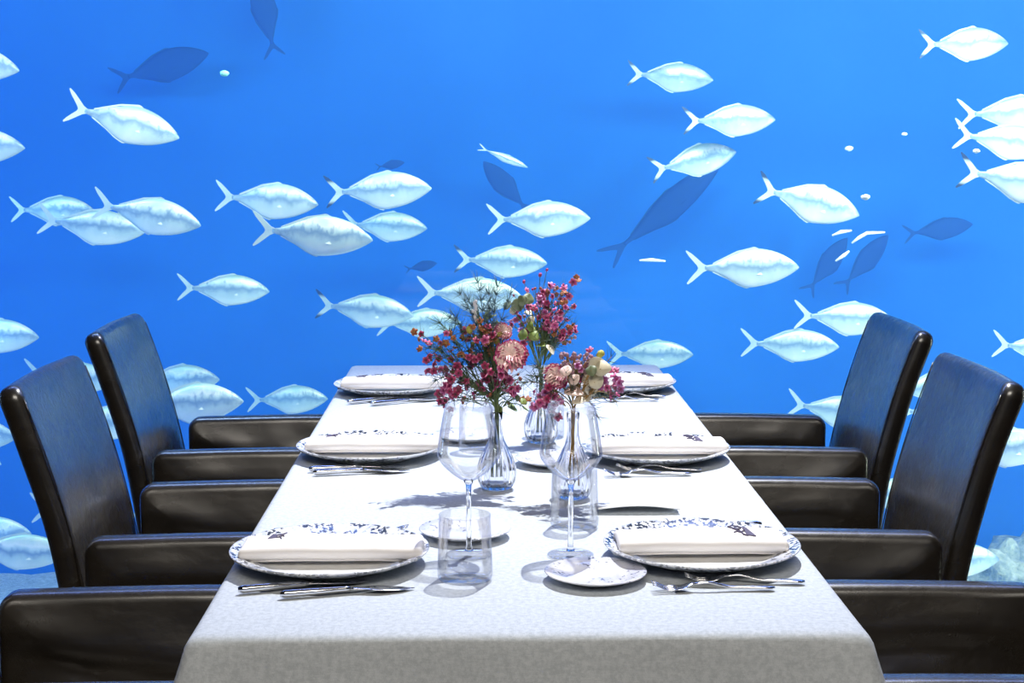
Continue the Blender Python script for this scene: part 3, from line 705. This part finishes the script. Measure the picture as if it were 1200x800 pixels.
sprig('leafy_sprig', 'olive green leaf sprig at the base of the rear bouquet', 'foliage', VB, [], YB - .03, [], 12, .02, 'leafy sprigs in the vases', leaves=[(622, 382, 'green', 1.2, .3), (612, 392, 'green', 1.3, 2.9), (626, 394, 'green', 1.2, -.8), (634, 404, 'green', 1.2, -1.2), (620, 388, 'green', 1.2, -2.0), (640, 398, 'euc', 1.0, .2), (630, 386, 'green', 1.0, .8), (644, 408, 'cream', .9, -1.4)])
# right bouquet
carnation('blush pink carnation on the left side of the right bouquet', VR, 651, 441, YR - .02, .0205, 9)
sprig('waxflower_sprig', 'mauve waxflower sprig at the lower left of the right bouquet', 'flower', VR, [(638, 459), (645, 456), (648, 463), (632, 464), (630, 472), (656, 471), (641, 474), (646, 479)], YR - .02, ['mauve', 'pink', 'crimson'], 40, .02, WG, ex=2, stemmat='brownstem')
sprig('waxflower_sprig', 'magenta waxflower sprig at the right edge of the right bouquet', 'flower', VR, [(708, 445), (716, 434), (719, 441), (721, 452), (719, 461), (711, 454), (703, 455), (715, 463)], YR - .01, ['crimson', 'pink', 'mauve'], 30, .018, WG, ex=2, stemmat='brownstem')
sprig('waxflower_sprig', 'purple waxflower sprig at the middle of the right bouquet', 'flower', VR, [(681, 433), (686, 441), (679, 445), (690, 424), (676, 452), (693, 419)], YR - .01, ['mauve', 'crimson', 'mauve'], 40, .02, WG, ex=2, stemmat='brownstem')
rr_ = random.Random(4)
sprig('bud_spray', 'dusky lilac bud spray across the top of the right bouquet', 'flower', VR, [], YR, [], 70, .012, buds=[(656 + 36 * rr_.random(), 413 + 24 * rr_.random() , 'lilac', rr_.uniform(.8, 1.3)) for _ in range(60)], ndm='stem', stemmat='brownstem')
sprig('eucalyptus_sprig', 'cream coloured eucalyptus sprig at the right of the right bouquet', 'foliage', VR, [], YR - .035, [], 0, group='leafy sprigs in the vases', leaves=[(698, 428, 'cream', 1.2, .1), (704, 432, 'cream', 1.1, -.1), (690, 441, 'cream', 1.1, -.7), (697, 448, 'cream', 1.0, .6), (692, 455, 'cream', 1.1, .2), (686, 462, 'cream', .9, -1.1), (680, 470, 'cream', .9, 2.9), (699, 424, 'cream', .7, 1.2), (693, 434, 'euc', .9, -1.2)], buds=[(703, 415, 'yellow', 1.0), (706, 414, 'yellow', .7)], stemmat='brownstem')
sprig('leafy_sprig', 'blush petal sprig at the front of the right bouquet', 'flower', VR, [], YR - .045, [], 16, .024, leaves=[(669, 459, 'blush', 1.15, -.6), (663, 436, 'blush', .75, 1.5), (672, 446, 'blush', .7, .9)], stemmat='brownstem')
sprig('fern_sprig', 'feathery needle sprig at the left edge of the right bouquet', 'foliage', VR, [], YR, [], 60, .02, 'feathery fern sprigs', buds=[(624, 440, 'rust', .25), (614, 448, 'rust', .25), (628, 428, 'rust', .25)], stemmat='brownstem')
sprig('fern_sprig', 'feathery needle sprig at the right edge of the right bouquet', 'foliage', VR, [], YR + .01, [], 40, .02, 'feathery fern sprigs', buds=[(716, 418, 'rust', .25), (722, 470, 'rust', .25), (700, 488, 'rust', .25)], stemmat='brownstem')

# ------------------------------------------------------------------ fish
LB = .43
def smooth(tab):
    xs = [a for a, _ in tab]; ys = [b for _, b in tab]; n = len(tab)
    ms = [(ys[min(i + 1, n - 1)] - ys[max(i - 1, 0)]) / (xs[min(i + 1, n - 1)] - xs[max(i - 1, 0)]) for i in range(n)]
    def f(s):
        for i in range(n - 1):
            if s <= xs[i + 1]:
                h = xs[i + 1] - xs[i]; t = (s - xs[i]) / h
                return ys[i] * (2 * t ** 3 - 3 * t * t + 1) + h * ms[i] * (t ** 3 - 2 * t * t + t) + ys[i + 1] * (3 * t * t - 2 * t ** 3) + h * ms[i + 1] * (t ** 3 - t * t)
        return ys[-1]
    return f
def fish_meshes():
    tp = smooth([(0, .006), (.03, .034), (.08, .066), (.16, .106), (.28, .146), (.42, .166), (.54, .158), (.66, .126), (.78, .080), (.90, .036), (1, .020)])
    bt = smooth([(0, .006), (.03, .026), (.08, .054), (.16, .092), (.28, .134), (.42, .162), (.54, .172), (.64, .148), (.76, .094), (.90, .038), (1, .020)])
    hw = smooth([(0, .004), (.04, .020), (.12, .036), (.25, .048), (.42, .052), (.7, .034), (.9, .013), (1, .008)])
    V = []; F = []; ns, nr = 44, 24; BLn = .83
    for i in range(ns + 1):
        s = i / ns; s = s ** 1.15; x = .5 - BLn * s
        for k in range(nr):
            a = 2 * PI * k / nr; ca, sa = math.cos(a), math.sin(a)
            z = (tp(s) if sa > 0 else bt(s)) * math.copysign(abs(sa) ** 1.0, sa); y = hw(s) * math.copysign(abs(ca) ** .85, ca)
            V.append((x * LB, y * LB, (z - .012 * (1 - s)) * LB))
    for i in range(ns):
        for k in range(nr): F.append((i * nr + k, i * nr + (k + 1) % nr, (i + 1) * nr + (k + 1) % nr, (i + 1) * nr + k))
    F += [tuple(range(nr)), tuple(ns * nr + k for k in range(nr))]
    def flat(poly, th, yoff=0):
        n = len(poly); W = [(x * LB, th + yoff, z * LB) for x, z in poly] + [(x * LB, -th + yoff, z * LB) for x, z in poly]
        return W, [tuple(range(n)), tuple(reversed(range(n, 2 * n)))] + [(i, (i + 1) % n, n + (i + 1) % n, n + i) for i in range(n)]
    tail = [(-.305, .018), (-.345, .036), (-.395, .082), (-.45, .130), (-.492, .156), (-.499, .148), (-.472, .106), (-.428, .056), (-.398, .020), (-.388, 0), (-.398, -.022), (-.428, -.054), (-.464, -.096), (-.488, -.132), (-.480, -.142), (-.44, -.116), (-.39, -.074), (-.345, -.036), (-.305, -.018)]
    dors = [(.16, .150), (.12, .172), (.10, .176), (.05, .164), (-.05, .142), (-.16, .090), (-.26, .042), (-.26, .028), (-.16, .072), (-.05, .125), (.05, .150)]
    anal = [(.08, -.168), (.045, -.188), (.02, -.182), (-.04, -.158), (-.13, -.104), (-.26, -.042), (-.26, -.028), (-.13, -.085), (-.03, -.140)]
    res = {}
    def keep(nm, v, f, m, **k):
        o = meshobj(nm, v, f, m, **k); res[nm] = o.data; bpy.data.objects.remove(o)
    keep('body', V, F, M['fish'])
    keep('tail_fin', *flat(tail, .0022), M['fin'], smooth=False); keep('dorsal_fin', *flat(dors, .0015), M['fin'], smooth=False); keep('anal_fin', *flat(anal, .0015), M['fin'], smooth=False)
    pec = [(.255, -.030), (.235, -.012), (.19, -.022), (.14, -.048), (.118, -.062), (.15, -.066), (.20, -.058), (.24, -.046)]
    for sy in (-1, 1):
        W, G = flat(pec, .0012); keep('pectoral_fin%d' % sy, [(x, y + sy * (.0182 + .10 * max(0, .09 - x)), z) for x, y, z in W], G, M['pect'], smooth=False)
        v, f = blob(.0044, 2, 1, .5, 1); keep('eye%d' % sy, [(x + .418 * LB, y + sy * .0098, z + .010 * LB) for x, y, z in v], f, M['eye'])
    keep('fork_fin', *flat(tail, .0022), M['fintip'], smooth=False)
    return res
FM = fish_meshes()
def fish(label, xa, ya, xb, yb, dark_tip=False, yaw=None, Y=None, group='silver fish swimming in the tank', dim=False, squash=1.0, name='silver_fish'):
    """tail tip pixel -> nose pixel; the depth follows from the fish's real length"""
    ln = math.hypot(xb - xa, yb - ya); Yd = Y or max(5.0, min(8.0, LB * 1800 / ln))
    c = at((xa + xb) / 2, (ya + yb) / 2, Yd); s = (at(xb, yb, Yd) - at(xa, ya, Yd)).length / LB
    yw = R.uniform(-.22, .22) if yaw is None else yaw
    t = thing(name, label, 'fish', c, 0, group); pt = -math.atan2(yb - ya, xb - xa)
    t.rotation_euler = (Matrix.Rotation(yw, 3, 'Z') @ Matrix.Rotation(-pt, 3, 'Y') @ Matrix.Rotation(R.uniform(-.12, .12), 3, 'X')).to_euler(); s = s / math.cos(yw) if abs(yw) < 1 else s
    t.scale = (s, s, s * squash)
    for nm in ('body', 'tail_fin', 'dorsal_fin', 'anal_fin', 'pectoral_fin-1', 'pectoral_fin1', 'eye-1', 'eye1'):
        me = FM['fork_fin'] if nm == 'tail_fin' and dark_tip else FM[nm]
        o = bpy.data.objects.new(nm.rstrip('-1'), me); link(o, t)
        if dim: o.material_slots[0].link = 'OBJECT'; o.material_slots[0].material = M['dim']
    return t
FISH = [
 ('silver fish nosing in at the left edge, topmost on that side', -108, 62, 21, 81, 0), ('silver fish nosing in at the left edge, second from the top', -100, 168, 28, 172, 0),
 ('silver fish tilted nose down, alone at the upper left', 80, 124, 208, 160, 0),
 ('pale fish at the back of the overlapping left trio', 10, 246, 112, 246, 0), ('silver fish in the middle of the overlapping left trio', 45, 256, 168, 272, 0), ('silver fish in front of the overlapping left trio', 108, 238, 236, 263, 0),
 ('silver fish above the one facing the rear bouquet, left of the dark tailed fish', 250, 230, 374, 238, 0), ('silver fish with dark tail tips above the pale one, left of centre', 379, 226, 506, 219, 1),
 ('large silver fish swimming just below its neighbour, left of centre', 295, 268, 437, 280, 0), ('pale hazy fish partly behind the large silver one', 400, 263, 501, 266, 0),
 ('silver fish at the centre above the flowers, higher of two', 570, 258, 691, 254, 0), ('silver fish at the centre just above the rear bouquet', 531, 304, 641, 307, 1),
 ('pale fish seen through the fern sprigs', 488, 342, 612, 347, 0), ('silver fish left of the bouquets at their top height', 368, 357, 485, 368, 1), ('pale hazy fish half hidden by the left bouquet', 440, 379, 540, 377, 0),
 ('small pale fish alone above the left rear chair', 208, 336, 315, 341, 0), ('pale fish nosing in from the left edge above the left chairs', -70, 392, 48, 393, 0),
 ('pale fish behind the far right table corner', 712, 416, 811, 413, 0), ('pale fish at the upper right, highest of three stacked ones', 735, 86, 835, 93, 1), ('pale fish at the upper right, middle of three stacked ones', 799, 142, 909, 139, 1),
 ('pale fish tilted nose up, lowest of three stacked ones', 760, 200, 864, 177, 1), ('bright white fish tilted nose down at the right', 884, 220, 1010, 251, 1), ('silver fish level below the bright white one', 803, 314, 937, 312, 0),
 ('silver fish in front of its neighbour above the right rear chair arm', 869, 403, 981, 404, 0), ('silver fish partly behind the right rear chair back top', 932, 370, 1045, 374, 0),
 ('pale fish in the top right corner', 1073, 53, 1185, 49, 1), ('pale fish cut by the right edge, upper of the three close ones', 1125, 134, 1242, 130, 0), ('silver fish cut by the right edge, middle of the three close ones', 1117, 157, 1236, 172, 0),
 ('bright fish cut by the right edge, lowest of the three close ones', 1123, 200, 1262, 222, 1), ('pale fish cut by the right edge at chair back height', 1163, 403, 1270, 412, 0),
 ('fish behind the right rear chair, only its tail end showing', 924, 474, 1036, 488, 0), ('pale fish between the two right chair backs, upper one', 1035, 458, 1150, 448, 0), ('pale fish between the two right chair backs, lower one', 1046, 480, 1160, 488, 0),
 ('large pale fish cut by the right edge behind the near right chair', 1105, 525, 1240, 522, 0), ('pale fish low in the gap between the right chairs', 985, 578, 1105, 578, 0), ('pale fish nosing out low behind the near right chair', 1052, 655, 1174, 657, 0),
 ('pale hazy fish behind the left rear chair, upper of two', 150, 448, 259, 442, 0), ('silver fish nosing out from behind the left rear chair', 150, 476, 287, 467, 0), ('pale fish above the left rear chair arm', 287, 470, 385, 465, 0),
 ('pale fish between the two left chair backs, upper one', 28, 436, 138, 446, 0), ('pale fish between the two left chair backs, lower one', 62, 492, 180, 496, 0), ('fish at the left edge beside the near left chair back', -90, 505, 23, 509, 0),
 ('fish showing its tail beside the near left chair', 2, 527, -118, 520, 0), ('fish mostly behind the near left chair, only its tail showing', 34, 596, 160, 602, 0), ('pale fish low at the left edge, upper of two', -80, 626, 39, 622, 0), ('silver fish low at the left edge just above the sand', -50, 640, 80, 650, 0),
]
for lb, xa, ya, xb, yb, dk in FISH:
    if xb < xa: fish(lb, xa, ya, xb, yb, bool(dk), yaw=0, Y=6.5)
    else: fish(lb, xa, ya, xb, yb, bool(dk))
fish('small slender fish seen edge on above the centre', 560, 172, 619, 196, False, 0, 6.9, None, squash=.45)
DG = 'dark fish shapes standing in for shade in the tank'  # dark fish shapes standing in for back-wall shadows and shaded fish
for lb, xa, ya, xb, yb in (('dark blue fish-shaped shade under the slender one at the centre', 622, 250, 566, 190), ('long fish-shaped shade slanting below three stacked fish', 708, 306, 845, 190), ('fish-shaped shade behind the pale streaks at the right', 945, 345, 992, 278),
        ('fish-shaped shade right of its twin, beside the pale streaks', 985, 340, 1040, 275), ('fish-shaped shade near the right edge under the three close ones', 1058, 275, 1140, 262), ('small fish-shaped shade left of the bouquets', 474, 316, 512, 308),
        ('fish-shaped shade at the very top left of centre', 322, 68, 300, -30), ('broad fish-shaped shade at the upper left above the lone tilted fish', 130, 95, 245, 62), ('tiny fish-shaped shade above the dark tailed silver one', 440, 196, 474, 190)):
    fish(lb, xa, ya, xb, yb, False, R.uniform(-.1, .1), 8.0, DG, True, .55 if 'slanting' in lb else .9, 'fish_shade')
# food pellets drifting in the water
pm = mat('white_pellet_and_glint', (.9, .92, .9), .6); gm = mat('pale_green_pellet', (.35, .95, .80), .5)
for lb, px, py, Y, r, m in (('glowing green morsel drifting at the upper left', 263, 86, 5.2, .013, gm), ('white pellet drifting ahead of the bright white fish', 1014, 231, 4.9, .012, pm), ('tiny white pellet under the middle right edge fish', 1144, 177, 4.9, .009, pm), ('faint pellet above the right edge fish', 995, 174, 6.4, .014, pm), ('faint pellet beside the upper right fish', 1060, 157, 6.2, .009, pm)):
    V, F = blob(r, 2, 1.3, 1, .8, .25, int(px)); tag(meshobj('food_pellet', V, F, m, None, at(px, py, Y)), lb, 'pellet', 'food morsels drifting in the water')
for lb, pts in (('pale wispy strand for the lit back of the left fish-shaped shade', [(975, 276), (986, 271.5), (998, 270)]), ('pale wispy strand for a lit back between the fish-shaped shades', [(979, 306), (989, 299), (995, 294)]), ('longest pale wispy strand for the lit back of the right fish-shaped shade', [(998, 285), (1007, 278), (1016, 273), (1037, 272)]), ('small white streak for a lamp reflection left of the level silver fish', [(749, 305), (764, 304.5), (780, 306)])):
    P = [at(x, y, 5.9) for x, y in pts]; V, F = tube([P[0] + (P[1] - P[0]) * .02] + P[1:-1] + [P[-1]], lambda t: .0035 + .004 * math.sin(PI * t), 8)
    tag(meshobj('glint_streak', V, F, pm), lb, 'glint', 'pale streaks standing in for glints in the water')  # thin pale tubes standing in for lit fish backs and a lamp reflection
# rocks on the sand at the right
rk = mat('pale_reef_rock', (.52, .58, .58), .9); nr_ = noisetex(rk, 14, 5, .7)
L(rk, ramp(nr_ and rk, nr_, [(.35, (.20, .26, .30)), (.65, (.66, .70, .68))]), B(rk).inputs['Base Color']); L(rk, bump(rk, nr_, .9, .05), B(rk).inputs['Normal'])
for lb, px, py, Y, r, s in (('pale reef rock at the lower right edge behind the near chair', 1172, 672, 7.2, .15, 1), ('taller pale reef rock rising at the right edge', 1242, 668, 7.6, .26, 2), ('low pale reef rock beside the near right chair back', 1100, 712, 6.9, .15, 3)):
    V, F = blob(r, 4, 1.2, 1, .95, .45, s, 2.2); tag(meshobj('reef_rock', V, F, rk, None, at(px, py, Y)), lb, 'rock', 'reef rocks on the sand')

# ------------------------------------------------------------------ light
def area(name, loc, target, sx, sy, e, col):
    l = bpy.data.lights.new(name, 'AREA'); l.shape = 'RECTANGLE'; l.size = sx; l.size_y = sy; l.energy = e; l.color = col
    o = bpy.data.objects.new(name, l); link(o, None, loc); o.rotation_euler = (Vector(target) - Vector(loc)).to_track_quat('-Z', 'Y').to_euler(); return o
def spot(name, loc, target, e, ang, blend, rad, col):
    l = bpy.data.lights.new(name, 'SPOT'); l.energy = e; l.spot_size = math.radians(ang); l.spot_blend = blend; l.shadow_soft_size = rad; l.color = col
    o = bpy.data.objects.new(name, l); link(o, None, loc); o.rotation_euler = (Vector(target) - Vector(loc)).to_track_quat('-Z', 'Y').to_euler(); return o
spot('ceiling_spotlight', (.62, 3.55, 3.95), (.14, 2.70, .75), 820, 50, 1.0, .02, (.97, .98, 1))
area('ceiling_panel_light', (.1, -1.2, 3.9), (.05, 2.0, .7), 2.6, 1.6, 150, (1, .93, .83))
area('unseen_tank_light', (1.5, 4.46, 2.55), (1.5, 7.4, .5), 4.4, .4, 240, (.90, 1, .84))
area('unseen_tank_light', (-2.3, 4.46, 2.55), (-1.4, 7.4, .5), 3.4, .4, 125, (.42, .66, 1))
area('unseen_tank_light', (-4.25, 4.46, .9), (-.4, 7.4, .5), .6, 3.2, 110, (.30, .60, 1))  # added side lamp behind the wall, lights the fish from the front
area('unseen_tank_light', (4.55, 4.46, .7), (.6, 7.4, .3), .6, 3.0, 315, (.90, 1, .84))  # added side lamp opposite, stronger and greener for the paler right water
area('added_blue_spill', (.05, 4.05, 3.2), (.05, 2.2, .7), 5.0, .2, 50, (.22, .36, 1))  # added unseen lamp, tints table shadows blue in place of tank spill
w = bpy.data.worlds.new('world'); sc.world = w; w.use_nodes = True
w.node_tree.nodes['Background'].inputs[0].default_value = (.5, .52, .6, 1); w.node_tree.nodes['Background'].inputs[1].default_value = .05
sc.view_settings.view_transform = 'Standard'; sc.view_settings.look = 'None'; sc.view_settings.gamma = 1; sc.view_settings.use_curve_mapping = False
sc.view_settings.exposure = 0
sc.cycles.use_denoising = True
sc.cycles.max_bounces = 10; sc.cycles.transparent_max_bounces = 24; sc.cycles.transmission_bounces = 10; sc.cycles.volume_bounces = 1; sc.cycles.sample_clamp_indirect = 4
sc.cycles.caustics_reflective = False
